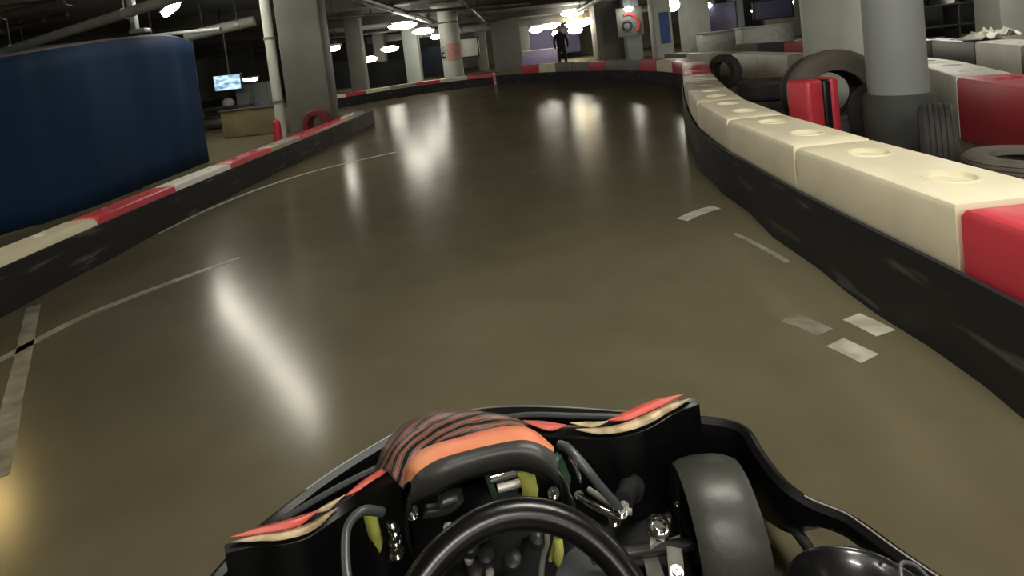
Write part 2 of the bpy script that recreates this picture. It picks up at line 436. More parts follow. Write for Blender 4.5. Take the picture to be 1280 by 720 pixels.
PATH_R = [(1.25, 0.30), (1.25, 1.4), (1.26, 2.2), (1.30, 3.0), (1.40, 4.0), (1.75, 5.4), (2.3, 7.2), (2.85, 8.8), (3.1, 10.2), (2.85, 11.9), (2.3, 13.6), (1.5, 15.2), (0.6, 16.5), (-0.5, 17.4)]
barrier_row(PATH_R, 1, [(R_, 1.23), (C, .93), (C, .9), (C, .95), (C, .9), (Bg, .85), (C, .9), (R_, .9), (R_, .9), (C, .9), (R_, .9), (C, .8), (R_, .8), (Gy, .8), (Gy, .8), (R_, .8), (Gy, .8), (Gy, .8), (C, .8), (R_, .8)],
            0.95, 0.5, 0.36, 'right side of the track', 'plastic barrier blocks along the right side of the track', s0=0.0, hend=0.57)
belt([(1.22, 0.25)]+PATH_R[1:], 1, 0.31, 0.015, 'wide black scuffed rubber belt along the foot of the right barrier', wav=0.012)

PATH_L = [(-2.84, 1.2), (-2.85, 2.5), (-2.87, 3.3), (-2.88, 4.2), (-2.86, 5.3), (-2.80, 7.0), (-2.76, 8.3), (-2.74, 9.2), (-2.76, 10.2)]
barrier_row(PATH_L, -1, [(C, 1.1), (C, 1.25), (R_, .85), (W, .85), (R_, .85), (Bg, .8), (R_, 1.0), (R_, .9), (Gy, .9), (Gy, .9)], 0.95, 0.30, 0.2, 'left side of the track',
            'low plastic barrier blocks along the left side of the track', s0=0.0)
belt(PATH_L, -1, 0.25, 0.015, 'black rubber belt along the foot of the low left barrier', wav=0.008)

PATH_B = [(-0.6, 17.6), (-1.4, 17.75), (-2.3, 17.6), (-3.2, 17.2), (-4.2, 16.3), (-5.2, 15.0), (-6.2, 13.6)]
barrier_row(PATH_B, 1, [(R_, .9), (C, .9), (R_, .8), (Bg, .9), (C, .9), (R_, .7), (C, .9), (R_, .8)], .9, 0.40, 0.32, 'far end of the track', 'plastic barrier blocks across the far end of the track', hend=0.36)
belt(PATH_B, 1, 0.28, 0.10, 'dark rubber belt across the foot of the far barrier')

PATH_2 = [(2.95, 2.3), (3.15, 3.3), (3.55, 4.4), (4.12, 5.5), (4.42, 6.6), (4.5, 8.0), (4.6, 10.0), (4.6, 12.5), (4.2, 15.0)]
barrier_row(PATH_2, 1, [(C, 0.7), (R_, 1.2), (W, 1.25), (W, 1.2), (W, 1.2), (Bg, 1.2), (W, 1.2), (W, 1.2), (Bg, 1.2), (W, 1.2), (Gy, 1.2)], 1.2, 0.5, 0.36, 'second row behind the tyres', 'barrier blocks in the second row on the right')

PATH_3 = [(4.7, 3.6), (5.4, 5.4), (6.3, 7.7), (6.6, 10.0), (6.6, 13.0), (6.3, 16.0)]
barrier_row(PATH_3, 1, [('black_pl', 1.2), ('black_pl', 1.2), (W, 1.2), ('black_pl', 1.2), ('black_pl', 1.2), (W, 1.2), ('black_pl', 1.2), (R_, 1.2), ('black_pl', 1.2), (Gy, 1.2)], 1.2, 0.52, 0.36, 'third row on the right', 'barrier blocks in the third row on the right')

# ------------------------------------------------------------------ tyres
def tyre(c, axis, R, w, m, label, loc_z0=None):
    c = Vector(c); ri = R*0.56; h = w/2
    prof = [(ri, -h*.75), (ri*1.04, -h*.9), (R*.8, -h), (R*.93, -h*.92), (R*.985, -h*.72)]
    for k in range(-2, 3):
        x = k*h*0.28
        prof += [(R, x-h*.1), (R, x+h*.07), (R*.972, x+h*.085), (R*.972, x+h*.12)]
    prof += [(R*.985, h*.72), (R*.93, h*.92), (R*.8, h), (ri*1.04, h*.9), (ri, h*.75), (ri*.99, h*.5), (R*.9, h*.3), (R*.9, -h*.3), (ri*.99, -h*.5)]
    mb = MB(); mb.lathe(prof, c, axis, m, 36, closed=True)
    o = mb.build('tyre'); tag(o, label, 'tyre', None); return o
def xg(px, y, py=100): return D(px, py, y).x
tyre((xg(907, 9.3), 9.3, 0.30), (1, .55, 0), 0.30, 0.2, 'tyre', 'dark worn tyre standing upright behind the curve of the right barrier')
tyre((xg(958, 6.0), 6.1, 0.11), (0, 0, 1), 0.31, 0.21, 'tyre', 'dark tyre lying flat, lower of the two stacked left of the red padded block')
tyre((xg(958, 6.0)+.02, 6.08, 0.325), (0.0, 0, 1), 0.31, 0.21, 'tyre', 'dark tyre lying on top of another, left of the red padded block')
tyre((xg(1048, 4.6), 4.65, 0.39), (0.5, 1, 0.04), 0.39, 0.26, 'dusty', 'large dusty upright tyre at the foot of the white column')
tyre((xg(1048, 4.6)+.06, 4.93, 0.37), (0.5, 1, 0.04), 0.37, 0.24, 'tyre', 'dark tyre added upright behind the large dusty one to darken its hole')  # added so that the hole of the large tyre reads dark
tyre((xg(1118, 4.05), 4.15, 0.27), (0.9, .5, 0), 0.27, 0.2, 'tyre', 'dark tyre standing between the blue-grey column and the large dusty tyre')
tyre((xg(1170, 3.1), 3.12, 0.25), (.8, -.6, 0), 0.25, 0.18, 'tyre', 'dark tyre standing upright just right of the blue-grey column')
tyre((xg(1240, 2.7, 200)+.06, 2.56, 0.078), (0, 0, 1), 0.25, 0.155, 'dusty', 'grey dusty tyre lying flat, lower one under the red barrier block on the right')
tyre((xg(1240, 2.7, 200)+.06, 2.57, 0.236), (0.01, 0.01, 1), 0.25, 0.155, 'dusty', 'grey dusty tyre lying flat, top one before the red block on the right')
tyre((xg(990, 10.5, 60), 10.5, 0.10), (0, 0, 1), 0.3, 0.2, 'tyre', 'small dark tyre lying far off beyond the second barrier row')

# red padded block in front of the large tyre
b = thing('padded_block', 'red padded upright block with a darker stripe, leaning at the large dusty tyre', 'padded block', (xg(1016, 4.05), 4.05, 0))
cx = b.location.x
MB().box((cx-.07, 4.05, .31), (.15, .22, .62), 'red_pl', bev=.03, rz=.25).build('pad', parent=b)
MB().box((cx+.045, 4.08, .31), (.07, .2, .60), 'black_pl', bev=.02, rz=.25).build('stripe_pad', parent=b)
MB().box((cx+.12, 4.11, .31), (.07, .2, .61), 'red_pl', bev=.02, rz=.25).build('pad', parent=b)

# ------------------------------------------------------------------ columns
def column(px, py, y, w, m, label, rnd=False, base=None, cap=None, rz=0.0, group=None, extra=None):
    p = D(px, py, y); e = thing('column', label, 'column', (p.x, y, 0), group)
    top = CEIL-0.28 if abs(y-round(y)) < 0 else CEIL
    if rnd:
        MB().lathe([(w/2, 0), (w/2, top)], (p.x, y, 0), (0, 0, 1), m, 36).build('shaft', parent=e)
        if base: MB().lathe([(w/2+.03, 0), (w/2+.035, .05), (w/2+.035, base[1]-.03), (w/2+.02, base[1]), (w/2, base[1])], (p.x, y, 0), (0, 0, 1), base[0], 36).build('rubber_sleeve', parent=e)
    else:
        MB().box((p.x, y, top/2), (w, w, top), m, rz=rz, bev=.02).build('shaft', parent=e)
        if base: MB().box((p.x, y, base[1]/2), (w+.06, w+.06, base[1]), base[0], rz=rz, bev=.03).build('rubber_sleeve', parent=e)
    MB().box((p.x, y, CEIL-.06), (w*1.5, w*1.5, .12), m, rz=rz, bev=.01).build('column_head', parent=e)
    return e, p
c1, p1 = column(388, 100, 9.35, 0.70, 'column', 'broad grey square column behind the left barrier', rz=radians(8))
# white downpipe fixed beside it
dp = thing('downpipe', 'white vertical drain pipe running down the left side of the broad grey column', 'pipe', (xg(344, 8.4), 8.4, 0))
MB().tube([(dp.location.x, 8.4, 0), (dp.location.x, 8.4, 2.6)], 0.075, 'column_w', 14).build('pipe', parent=dp)
MB().tube([(dp.location.x, 8.4, 2.6), (dp.location.x, 8.4, 3.0)], 0.09, 'column', 14).build('upper_sleeve', parent=dp)
for z in (.7, 1.7): MB().tube([(dp.location.x, 8.4, z-.02), (dp.location.x, 8.4, z+.02)], 0.088, 'pipe', 14).build('pipe_clip', parent=dp)
column(446, 70, 19.0, 0.55, 'column', 'slim greyish column standing just right of the broad grey column, far off', rz=.1)
column(516, 70, 23.0, 0.62, 'column_w', 'pale column far off left of the white round column')
c4, p4 = column(565, 70, 19.2, 0.72, 'column_w', 'white round column with a dark ring and a pink sign', rnd=True)
MB().lathe([(.36, 2.28), (.385, 2.28), (.385, 2.33), (.36, 2.33)], (p4.x, 19.2, 0), (0, 0, 1), 'ink', 36, closed=True).build('dark_ring', parent=c4)
def curved_sign(px, y0, r, z0, z1, a0, a1, m, parent, name):
    mb = MB(); rows = []
    for rr, zz in ((r, z0), (r+.012, z0), (r+.012, z1), (r, z1)):
        rows.append([Vector((p4.x+cos(a)*rr, y0+sin(a)*rr, zz)) for a in [radians(a0+(a1-a0)*i/10) for i in range(11)]])
    mb.loft(rows, m); return mb.build(name, parent=parent)
s_ = curved_sign(565, 19.2, .362, .95, 1.55, -110, -20, 'pink', c4, 'sign_wrap')
s2_ = curved_sign(565, 19.2, .362, 1.0, 1.5, -172, -118, 'pale', c4, 'sign_wrap')
for k_, (a0, a1, z0, z1) in enumerate([(-165, -140, 1.08, 1.2), (-150, -125, 1.22, 1.28), (-168, -150, 1.34, 1.42), (-140, -120, 1.06, 1.12)]):
    curved_sign(565, 19.2, .376, z0, z1, a0, a1, 'ink', s2_, 'sign_mark')
column(634, 60, 29.0, 1.5, 'column', 'very wide olive grey pier far behind the white round column')
column(762, 40, 27.0, 1.6, 'column', 'wide grey pier far off behind the middle of the track')
column(790, 40, 25.0, 0.7, 'column_g', 'grey column with a red arc emblem far beyond the track')
column(868, 30, 24.0, 1.0, 'column_w', 'pale broad pier far off right of the striped column', rz=.1)
c7, p7 = column(826, 35, 19.0, 0.62, 'column_w', 'white column with a blue painted stripe beyond the far barrier', rz=0.0)
MB().box((p7.x+.05, 19-.322, 1.25), (.34, .012, 1.1), 'logo_blue').build('blue_stripe', parent=c7, smooth=False)
# red arc emblem on a board
em = thing('emblem_board', 'grey board with a red arc emblem hung on a far grey column', 'sign', (xg(795, 24.5), 24.5, 1.2))
ex = em.location.x
MB().box((ex, 24.55, 1.75), (1.2, .05, 1.3), 'column', bev=.01).build('board', parent=em)
MB().tube([Vector((ex-.1+.5*cos(a), 24.5, 1.6+.5*sin(a))) for a in [radians(-40+15*i) for i in range(11)]], .07, 'logo_red', 8).build('red_arc', parent=em)
MB().tube([Vector((ex-.15+.2*cos(a), 24.5, 1.6+.2*sin(a))) for a in [radians(30*i) for i in range(12)]], .05, 'navy', 8, closed=True).build('dark_ring', parent=em)
column(1040, 30, 6.1, 0.62, 'column_w', 'thick white column on the right rising behind the large dusty tyre', rnd=True)
column(1118, 60, 3.7, 0.355, 'column_g', 'blue-grey round column with a dark sleeve at its foot, nearest on the right', rnd=True, base=('column_d', .50))
column(1250, 30, 9.0, 0.46, 'column_w', 'pale column at the right edge behind the third barrier row', rz=.1)
column(655, 40, 36, 0.6, 'column', 'thin grey column at the far back of the hall')
column(920, 20, 33, 0.7, 'column_g', 'distant grey column behind the long white counter')
column(600, 40, 33, 0.6, 'column', 'thin dim column far off right of the white round column')
column(475, 60, 30, 0.6, 'column', 'dim distant column behind the hanging lamps on the left')

# ------------------------------------------------------------------ blue tarpaulin screen
bl = thing('tarpaulin_screen', 'tall dark blue tarpaulin screen behind the left barrier', 'screen', (-4.4, 5.5, 0))
top_px = [(-60, 92), (0, 76), (60, 64), (120, 54), (180, 46), (222, 44), (236, 52)]
bot_px = [(-60, 330), (0, 298), (60, 280), (120, 260), (180, 236), (235, 214), (262, 203)]
rows = []
pl = []
for (a, b_) in zip(top_px, bot_px):
    g = G(b_[0], b_[1], 0.0); d = ray(a[0], a[1])
    pl.append((g, CAM_H+d.z/d.y*g.y))
pl2 = smooth_path([Vector((g.x, g.y, z)) for g, z in pl], 8)
front = []; back = []
for j in range(9):
    v = j/8; ro = []
    for i, p in enumerate(pl2):
        ro.append(Vector((p.x+.010*sin(i*.5+2*v)*(.4+.6*v)+.004*sin(i*1.3), p.y, .02+(p.z-.02)*v)))
    front.append(ro)
MB().loft(front, 'blue').build('tarpaulin', parent=bl, solid=.012)
tp = [Vector((p.x-.05, p.y, p.z)) for p in pl2]
MB().tube(tp, .025, 'pipe_d', 8).build('top_rail', parent=bl)
for i in (0, len(pl2)//3, 2*len(pl2)//3, len(pl2)-1):
    p = pl2[i]; MB().tube([Vector((p.x-.05, p.y, 0)), Vector((p.x-.05, p.y, p.z))], .025, 'pipe_d', 8).build('post', parent=bl)

# ------------------------------------------------------------------ clutter behind the left barrier
tv = thing('television', 'wall television showing a pale blue picture, hung beyond the blue screen', 'television', D(285, 110, 14.0))
q = D(285, 103, 14.0)
MB().box((q.x, 14.0, q.z), (.78, .06, .44), 'dark', bev=.01, rz=-.1).build('casing', parent=tv)
m = bpy.data.materials.new('screen_picture'); m.use_nodes = True; nt = m.node_tree; bb = nt.nodes['Principled BSDF']
tc = nt.nodes.new('ShaderNodeTexCoord'); nz = nt.nodes.new('ShaderNodeTexNoise'); nz.inputs['Scale'].default_value = 5
mp = nt.nodes.new('ShaderNodeMapping'); mp.inputs['Scale'].default_value = (1, 1, 2.5)
rp = nt.nodes.new('ShaderNodeValToRGB'); rp.color_ramp.elements[0].position = .4; rp.color_ramp.elements[0].color = (*lin((50, 120, 160)), 1); rp.color_ramp.elements[1].position = .62; rp.color_ramp.elements[1].color = (*lin((205, 235, 245)), 1)
nt.links.new(tc.outputs['Object'], mp.inputs['Vector']); nt.links.new(mp.outputs['Vector'], nz.inputs['Vector']); nt.links.new(nz.outputs['Fac'], rp.inputs['Fac']); nt.links.new(rp.outputs['Color'], bb.inputs['Emission Color']); bb.inputs['Emission Strength'].default_value = 0.4
M['screen'] = m
MB().box((q.x, 13.965, q.z), (.72, .012, .38), 'screen', rz=-.1).build('screen', parent=tv, smooth=False)
MB().box((q.x, 14.06, (q.z+CEIL)/2), (.05, .06, CEIL-q.z), 'dark').build('bracket', parent=tv, smooth=False)
lw = thing('plywood_partition', 'low olive brown plywood partition between the blue screen and the broad grey column', 'partition', (-4.5, 10.2, 0))
MB().box((-4.6, 10.3, .27), (2.2, .08, .5), 'wood', rz=-.06, bev=.01).build('panel', parent=lw)
MB().box((-4.6, 10.3, .54), (2.26, .13, .04), 'pipe_d', rz=-.06, bev=.01).build('top_rail', parent=lw)
for x in (-5.6, -4.6, -3.6): MB().box((x, 10.33-(x+4.6)*.06, .27), (.08, .12, .53), 'wood', bev=.005).build('post', parent=lw)
rpst = thing('marker_post', 'short red post behind the left barrier by the white drain pipe', 'post', (xg(338, 8.0), 8.0, 0))
MB().lathe([(.09, 0), (.09, .03), (.06, .05), (.055, .42), (.03, .45), (.0, .455)], (rpst.location.x, 8.0, 0), (0, 0, 1), 'red_pl', 20).build('tube', parent=rpst)
MB().lathe([(.14, 0), (.14, .03), (.09, .05)], (rpst.location.x, 8.0, 0), (0, 0, 1), 'black_pl', 20).build('foot', parent=rpst)
tyre((xg(390, 8.6), 8.62, 0.25), (.25, 1, 0),   .25, .2, 'red_d', 'dark red painted tyre leaning at the foot of the broad grey column')
sh = thing('shelf_unit', 'dark shelving with a pale bundle, standing below the television', 'shelf', (xg(280, 13.0), 13.0, 0))
sx = sh.location.x
for z in (.05, .27, .48): MB().box((sx, 13.0, z), (1.5, .45, .04), 'dark', bev=.005).build('shelf_board', parent=sh)
for x in (-.75, .75): MB().box((sx+x, 13.0, .26), (.05, .45, .5), 'navy', bev=.005).build('side_panel', parent=sh)
bn = MB().lathe([(0.02, 0), (.12, .02), (.15, .09), (.11, .16), (.04, .2), (0.01, .21)], (sx+.05, 12.95, .505), (0, 0, 1), 'pale', 16).build('cloth_bundle'); tag(bn, 'small pale cloth bundle lying on the dark shelving', 'bundle')
cab = thing('cabinet', 'tall grey cabinet right of the television', 'cabinet', (xg(318, 15), 15, 0))
cx = cab.location.x
MB().box((cx, 15, .5), (.9, .5, 1.0), 'column', bev=.02).build('body', parent=cab)
for s in (-1, 1):
    d_ = MB().box((cx+s*.22, 14.74, .5), (.42, .02, .92), 'column_g', bev=.005).build('door', parent=cab)
    MB().tube([(cx+s*.05, 14.71, .45), (cx+s*.05, 14.71, .6)], .012, 'dark', 6).build('handle', parent=d_)

# ------------------------------------------------------------------ far boxes, counters, panels
def counter(px, y, w, h, m, label, mt2='pale', name='counter'):
    x = xg(px, y, 40); e = thing(name, label, 'counter', (x, y, 0))
    MB().box((x, y, h/2-.02), (w, .6, h-.04), m, bev=.015).build('front_panel', parent=e)
    MB().box((x, y, h-.02), (w+.08, .7, .05), mt2, bev=.015).build('worktop', parent=e)
    return e
counter(955, 18.0, 1.7, .95, 'pale', 'long white counter beyond the barriers on the right')
counter(895, 21.0, 1.4, .9, 'pale', 'shorter pale counter left of the long white one')
counter(660, 34.0, 3.5, .9, 'violet', 'violet grey counter at the far end under the lamp cluster')
def panel(px, y, z0, z1, w, m, label, name='wall_panel', cat='panel', th=.08):
    x = xg(px, y, 40); e = thing(name, label, cat, (x, y, z0))
    MB().box((x, y, (z0+z1)/2), (w, th, z1-z0), m, bev=.01).build('board', parent=e)
    f = MB()
    for s in (-1, 1): f.box((x+s*w/2, y-.02, (z0+z1)/2), (.05, th+.06, z1-z0+.05), 'dark')
    for zz in (z0, z1): f.box((x, y-.02, zz), (w+.05, th+.06, .05), 'dark')
    f.build('frame', parent=e, smooth=False); return e
panel(902, 26, .6, 2.2, 1.6, 'violet', 'violet grey panel far off left of the white counter')
panel(968, 22, 1.15, 1.9, 1.6, 'violet', 'violet grey panel above the long white counter')
panel(538, 27, .3, 1.7, 1.6, 'navy', 'navy blue panel left of the white round column')
panel(585, 21.5, 1.0, 1.75, .7, 'white_pl', 'white box sign right of the white round column', 'box_sign', 'sign', .25)
bs = bpy.data.objects['box_sign']
for dx in (-.25, .25): MB().box((bs.location.x+dx, 21.5, (1.75+CEIL)/2), (.03, .03, CEIL-1.75), 'dark').build('hanging_bar', parent=bs, smooth=False)
panel(478, 24, .1, 1.2, 3.0, 'dark', 'dark panel wall far off on the left')
panel(1000, 30, .0, 2.4, 4.0, 'column', 'wide grey partition far off on the right')
panel(1100, 16, .0, 2.2, 2.4, 'navy', 'dark navy partition just behind the blue-grey column')
panel(1190, 12.5, .3, 2.0, 3.4, 'dark', 'dark board behind the third barrier row on the right')
panel(690, 40, .4, 2.3, 4.0, 'violet', 'pale violet panel under the lamp cluster at the far end')
panel(420, 30, .0, 1.5, 3.0, 'dark', 'dark partition far left beyond the barrier')
# far red barrier strip and ledge in the middle distance
# shelf with helmets on the right
hs = thing('equipment_shelf', 'dark shelf rack with pale round items on the right beyond the barriers', 'shelf', (xg(1190, 11.5, 30), 11.5, 0))
hx = hs.location.x
for z in (.06, .55, 1.0): MB().box((hx, 11.5, z), (2.0, .4, .04), 'dark', bev=.005).build('shelf_board', parent=hs)
for x in (-1.0, 0, 1.0): MB().box((hx+x, 11.5, .49), (.04, .4, .98), 'dark', bev=.005).build('upright', parent=hs)
def helmet(x, y, z, m, label):
    e = thing('helmet', label, 'helmet', (x, y, z), 'helmets on the dark shelf rack')
    MB().lathe([(.10, 0), (.125, .05), (.135, .12), (.12, .19), (.08, .235), (.03, .25), (0.001, .252)], (x, y, z), (0, 0, 1), m, 20).build('shell', parent=e)
    mb = MB(); rows = []
    for zz in (.09, .165): rows.append([Vector((x+cos(a)*.14, y+sin(a)*.14, z+zz)) for a in [radians(-150+12*i) for i in range(11)]])
    mb.loft(rows, 'ink').build('visor', parent=e, solid=.008)
for i, (dx, mm, w) in enumerate([(-.8, 'pale', 'pale'), (-.45, 'ink', 'black'), (-.1, 'white_pl', 'white'), (.3, 'ink', 'black'), (.62, 'white_pl', 'white'), (.93, 'pale', 'pale')]):
    helmet(hx+dx, 11.45, 1.02, mm, '%s round helmet, %s from the left on the top shelf of the dark rack' % (w, ORD[i]))
# crumpled white plastic sheet on the third row
sh = MB(); px0 = D(1238, 74, 7.2); n = 12
def hh(i, j): return .05+.05*sin(i*1.9+j)+.04*cos(j*2.7-i)+.03*sin(i*j)
top_ = [[Vector((px0.x-.32+.64*i/n, 6.95+.4*j/6, .53+max(.004, hh(i, j)*(1-abs(2*i/n-1)**3)))) for i in range(n+1)] for j in range(7)]
sh.loft(top_, 'white_pl'); o = sh.build('plastic_sheet', solid=.006); tag(o, 'crumpled white plastic sheet lying on the black barrier by the right edge', 'plastic sheet')

# ------------------------------------------------------------------ person far off
def person():
    x, y = xg(706, 19.6), 19.6
    e = thing('person', 'person in dark clothing standing behind the far barrier', 'person', (x, y, 0))
    V = [(0, 0, .95), (0, 0, 1.15), (0, -.01, 1.38), (0, -.01, 1.50), (0, -.02, 1.62), (0, -.02, 1.74),
         (-.19, 0, 1.42), (-.25, -.02, 1.14), (-.22, -.14, .94), (.19, 0, 1.42), (.25, -.02, 1.14), (.22, -.14, .94),
         (-.10, 0, .88), (-.11, -.02, .48), (-.11, .02, .08), (-.11, -.14, .03), (.10, 0, .88), (.12, -.02, .48), (.12, .02, .08), (.12, -.14, .03)]
    E_ = [(0, 1), (1, 2), (2, 3), (3, 4), (4, 5), (2, 6), (6, 7), (7, 8), (2, 9), (9, 10), (10, 11), (0, 12), (12, 13), (13, 14), (14, 15), (0, 16), (16, 17), (17, 18), (18, 19)]
    Rr = [.14, .14, .16, .06, .085, .06, .07, .05, .035, .07, .05, .035, .1, .065, .05, .035, .1, .065, .05, .035]
    def skin(name, V, E_, Rr, mt, parent):
        me = bpy.data.meshes.new(name); me.from_pydata(V, E_, []); o = bpy.data.objects.new(name, me); COL.objects.link(o); o.parent = parent
        me.materials.append(M[mt]); md = o.modifiers.new('skin', 'SKIN')
        if not me.skin_vertices: me.attributes.new('skin', 'FLOAT', 'POINT')
        for i, sv in enumerate(me.skin_vertices[0].data): sv.radius = (Rr[i], Rr[i]*.8); sv.use_root = (i == 0)
        s2 = o.modifiers.new('subd', 'SUBSURF'); s2.levels = 1; s2.render_levels = 2
        return o
    try:
        skin('body', V, E_, Rr, 'cloth_d', e)
    except Exception as ex: print('skin failed', ex)
    MB().lathe([(.001, 1.53), (.05, 1.545), (.078, 1.60), (.088, 1.67), (.083, 1.73), (.05, 1.775), (.001, 1.785)], (x, y-.045, 0), (0, 0, 1), 'skin', 18).build('face', parent=e)
    MB().lathe([(.094, 1.68), (.092, 1.74), (.058, 1.79), (.001, 1.80)], (x, y-.02, 0), (0, 0, 1), 'cloth_d', 18).build('hair', parent=e)
person()

# ------------------------------------------------------------------ ceiling services
def pipe_run(a, b, r, m, label, name='ceiling_pipe', hang=True):
    a, b = Vector(a), Vector(b); e = thing(name, label, 'pipe', a)
    MB().tube([a, b], r, m, 14).build('pipe', parent=e)
    n = max(2, int((b-a).length/3))
    for i in range(n):
        p = a.lerp(b, (i+.5)/n)
        MB().tube([p+Vector((0, 0, r)), (p.x, p.y, CEIL)], .012, 'dark', 6).build('hanger', parent=e)
        t = (b-a).normalized(); MB().tube([p-t*.025, p+t*.025], r*1.12, 'galv', 14).build('clamp', parent=e)
    return e
def through(pa, pb, ya, yb, ext=0.25):
    a, b = D(*pa, ya), D(*pb, yb); d = b-a; return a-d*ext, b+d*ext
a, b = through((0, 66), (178, 10), 9.5, 7.2, .3); pipe_run(a, b, .07, 'pipe', 'thick grey ceiling pipe slanting above the blue screen')
a, b = through((30, 62), (190, 45), 11.0, 10.5, .5); pipe_run(a, b, .04, 'pipe', 'thin grey ceiling pipe just above the top of the blue screen')
a, b = through((0, 20), (90, 0), 9.0, 8.6, .4); pipe_run(a, b, .07, 'pipe_d', 'dark purplish ceiling pipe in the top left corner')
a, b = through((0, 40), (60, 24), 11.0, 11.0, .4); pipe_run(a, b, .05, 'pipe_d', 'second dark purplish ceiling pipe below the one in the corner')
a, b = through((232, 46), (318, 26), 11.0, 11.3, .0); pipe_run(a, b, .11, 'column', 'short fat grey pipe between the near lamp and the broad column')
a, b = through((420, 22), (640, 6), 17.0, 17.0, .1); pipe_run(a, b, .05, 'galv', 'thin metal conduit across the ceiling behind the broad column')
a, b = through((410, 45), (545, 30), 22.0, 22.0, .1); pipe_run(a, b, .06, 'pipe_d', 'dark conduit across the ceiling left of the white round column')
for i, (x, m_, r, z, lb) in enumerate([(-3.2, 'galv', .1, 2.62, 'long bright ceiling pipe running away over the left barrier'), (-1.2, 'pipe', .06, 2.6, 'slim grey ceiling pipe running away above the track'),
                                       (3.4, 'galv', .12, 2.6, 'wide metal ceiling pipe running away over the right barrier'), (7.5, 'pipe_d', .08, 2.6, 'dark ceiling pipe running away over the third barrier row')]):
    pipe_run((x, 10, z), (x+.2, 30.3, z), r, m_, lb)
hg = thing('duct_hanger', 'grey hanging bracket at the end of the pipes above the blue screen', 'bracket', D(166, 40, 8.5))
p = D(163, 10, 8.5); q = D(171, 39, 8.5)
MB().box(((p.x+q.x)/2, 8.5, (q.z+CEIL)/2), (.09, .09, CEIL-q.z), 'pipe', bev=.01).build('drop_rod', parent=hg)
MB().box((q.x+.05, 8.5, q.z), (.26, .16, .07), 'pipe', bev=.02).build('foot_plate', parent=hg)
dc = thing('air_duct', 'large rectangular metal air duct crossing under the ceiling beyond the track', 'duct', (4, 31, 2.3))
MB().box((2, 31, 2.55), (20, .8, .4), 'galv', bev=.01).build('duct', parent=dc)
for i in range(9): MB().box((-7+i*2.25, 31, 2.55), (.05, .86, .46), 'pipe', bev=.005).build('flange', parent=dc)

# ------------------------------------------------------------------ lamps
lamps = []
def lamp(pos, L, label, m='lamp', rz=0.0, w=.13, group=None, hang=True):
    pos = Vector(pos); e = thing('tube_light', label, 'ceiling light', pos, group)
    MB().box(pos+Vector((0, 0, .055)), (L+.06, w*1.25, .05), 'housing', rz=rz, bev=.01).build('housing', parent=e)
    R3 = Matrix.Rotation(rz, 3, 'Z')
    d = R3 @ Vector((L/2, 0, 0))
    ks = [-1, -.97, -.88, -.7, -.4, 0, .4, .7, .88, .97, 1]
    MB().tube([pos+d*k_ for k_ in ks], [max(.02 if w > .1 else w*.3, w*.5*(1-abs(k_)**(2.2 if w > .2 else 12))**.5) for k_ in ks], m, 14).build('glowing_tube', parent=e)
    if CEIL-pos.z > .12:
        for s in (-.7, .7): MB().tube([pos+d*s+Vector((0, 0, .08)), (pos.x+d.x*s, pos.y+d.y*s, CEIL)], .008, 'dark', 6).build('hanging_rod', parent=e)
    return e
# (px, py, distance, length, material) of every lit lamp in the picture
LP = [(313, 99, 16.0, .42, 'lamp', 0, .12), (411, 60, 13, .52, 'lamp', 0, .17), (462, 74, 27, .72, 'lamp', 0, .3), (487, 61, 27, .88, 'lamp', 0, .3),
      (503, 32, 18, .95, 'lamp', 0, .26), (529, 39, 21, .85, 'lamp', 0, .26), (545, 46, 27, .55, 'lamp', 0, .25), (786, 11, 24, .42, 'lamp', 0, .25),
      (670, 37, 36, .9, 'lamp', 0, .45), (687, 31, 32, 1.3, 'lamp', 0, .5), (705, 25, 36, .6, 'lamp', 0, .3), (715, 16, 27, 1.15, 'lamp', 0, .36), (721, 30, 30, 1.3, 'lamp_warm', 0, .45),
      (735, 26, 28, .6, 'lamp', 0, .35), (696, 42, 35, .6, 'lamp', 0, .45), (719, 38, 34, .9, 'lamp', 0, .45), (840, 6, 20, .55, 'lamp', 0, .5),
      (882, 7, 26, .6, 'lamp', 0, .3), (943, 13, 30, .35, 'lamp', 0, .25), (962, 6, 26, 1.0, 'lamp', 0, .34), (984, 3, 24, .55, 'lamp', 0, .4), (1178, 4, 13.5, 1.4, 'lamp', 0, .16)]
for i, (px, py, y, L, mt, rz, w) in enumerate(sorted(LP)):
    lamp(D(px, py, y), L, 'glowing white ceiling lamp, %s of the lit lamps counted from the left' % ORD[i], mt, rz, w)
# lamps just above the picture: their reflections lie on the polished floor
A_ = D(206, 22, 10.2); B_ = D(316, -86, 5.3); A_.z = B_.z = 2.5
for i in range(4):
    p = A_.lerp(B_, (i+.5)/4); d = B_-A_
    lamp(p, d.length/4-.12, ['bright white ceiling tube above the blue screen, cut off by the top edge', 'second white ceiling tube in line, just above the picture', 'third white ceiling tube in line, above the picture', 'fourth white ceiling tube in line, above the picture'][i],
         'lamp', math.atan2(d.y, d.x), (.14, .06, .06, .06)[i])
lamp((-5.2, 4.6, 2.5), .5, 'warm ceiling lamp beyond the left edge, glowing orange in the floor', 'lamp_warm', .3)
for (x, y) in [(0.5, -1.8), (1.0, 1.2), (1, -5), (-6.5, 0.5), (6.5, 1.0), (7, 5), (-9, 2), (10, 9), (4, -7), (11, 14)]:  # added unseen tubes that brighten the floor, kart and barriers
    lamp((x, y, 2.75), 1.3, 'white tube light added out of view to brighten the hall', 'lamp_fill', 0, group='added tube lights out of view')

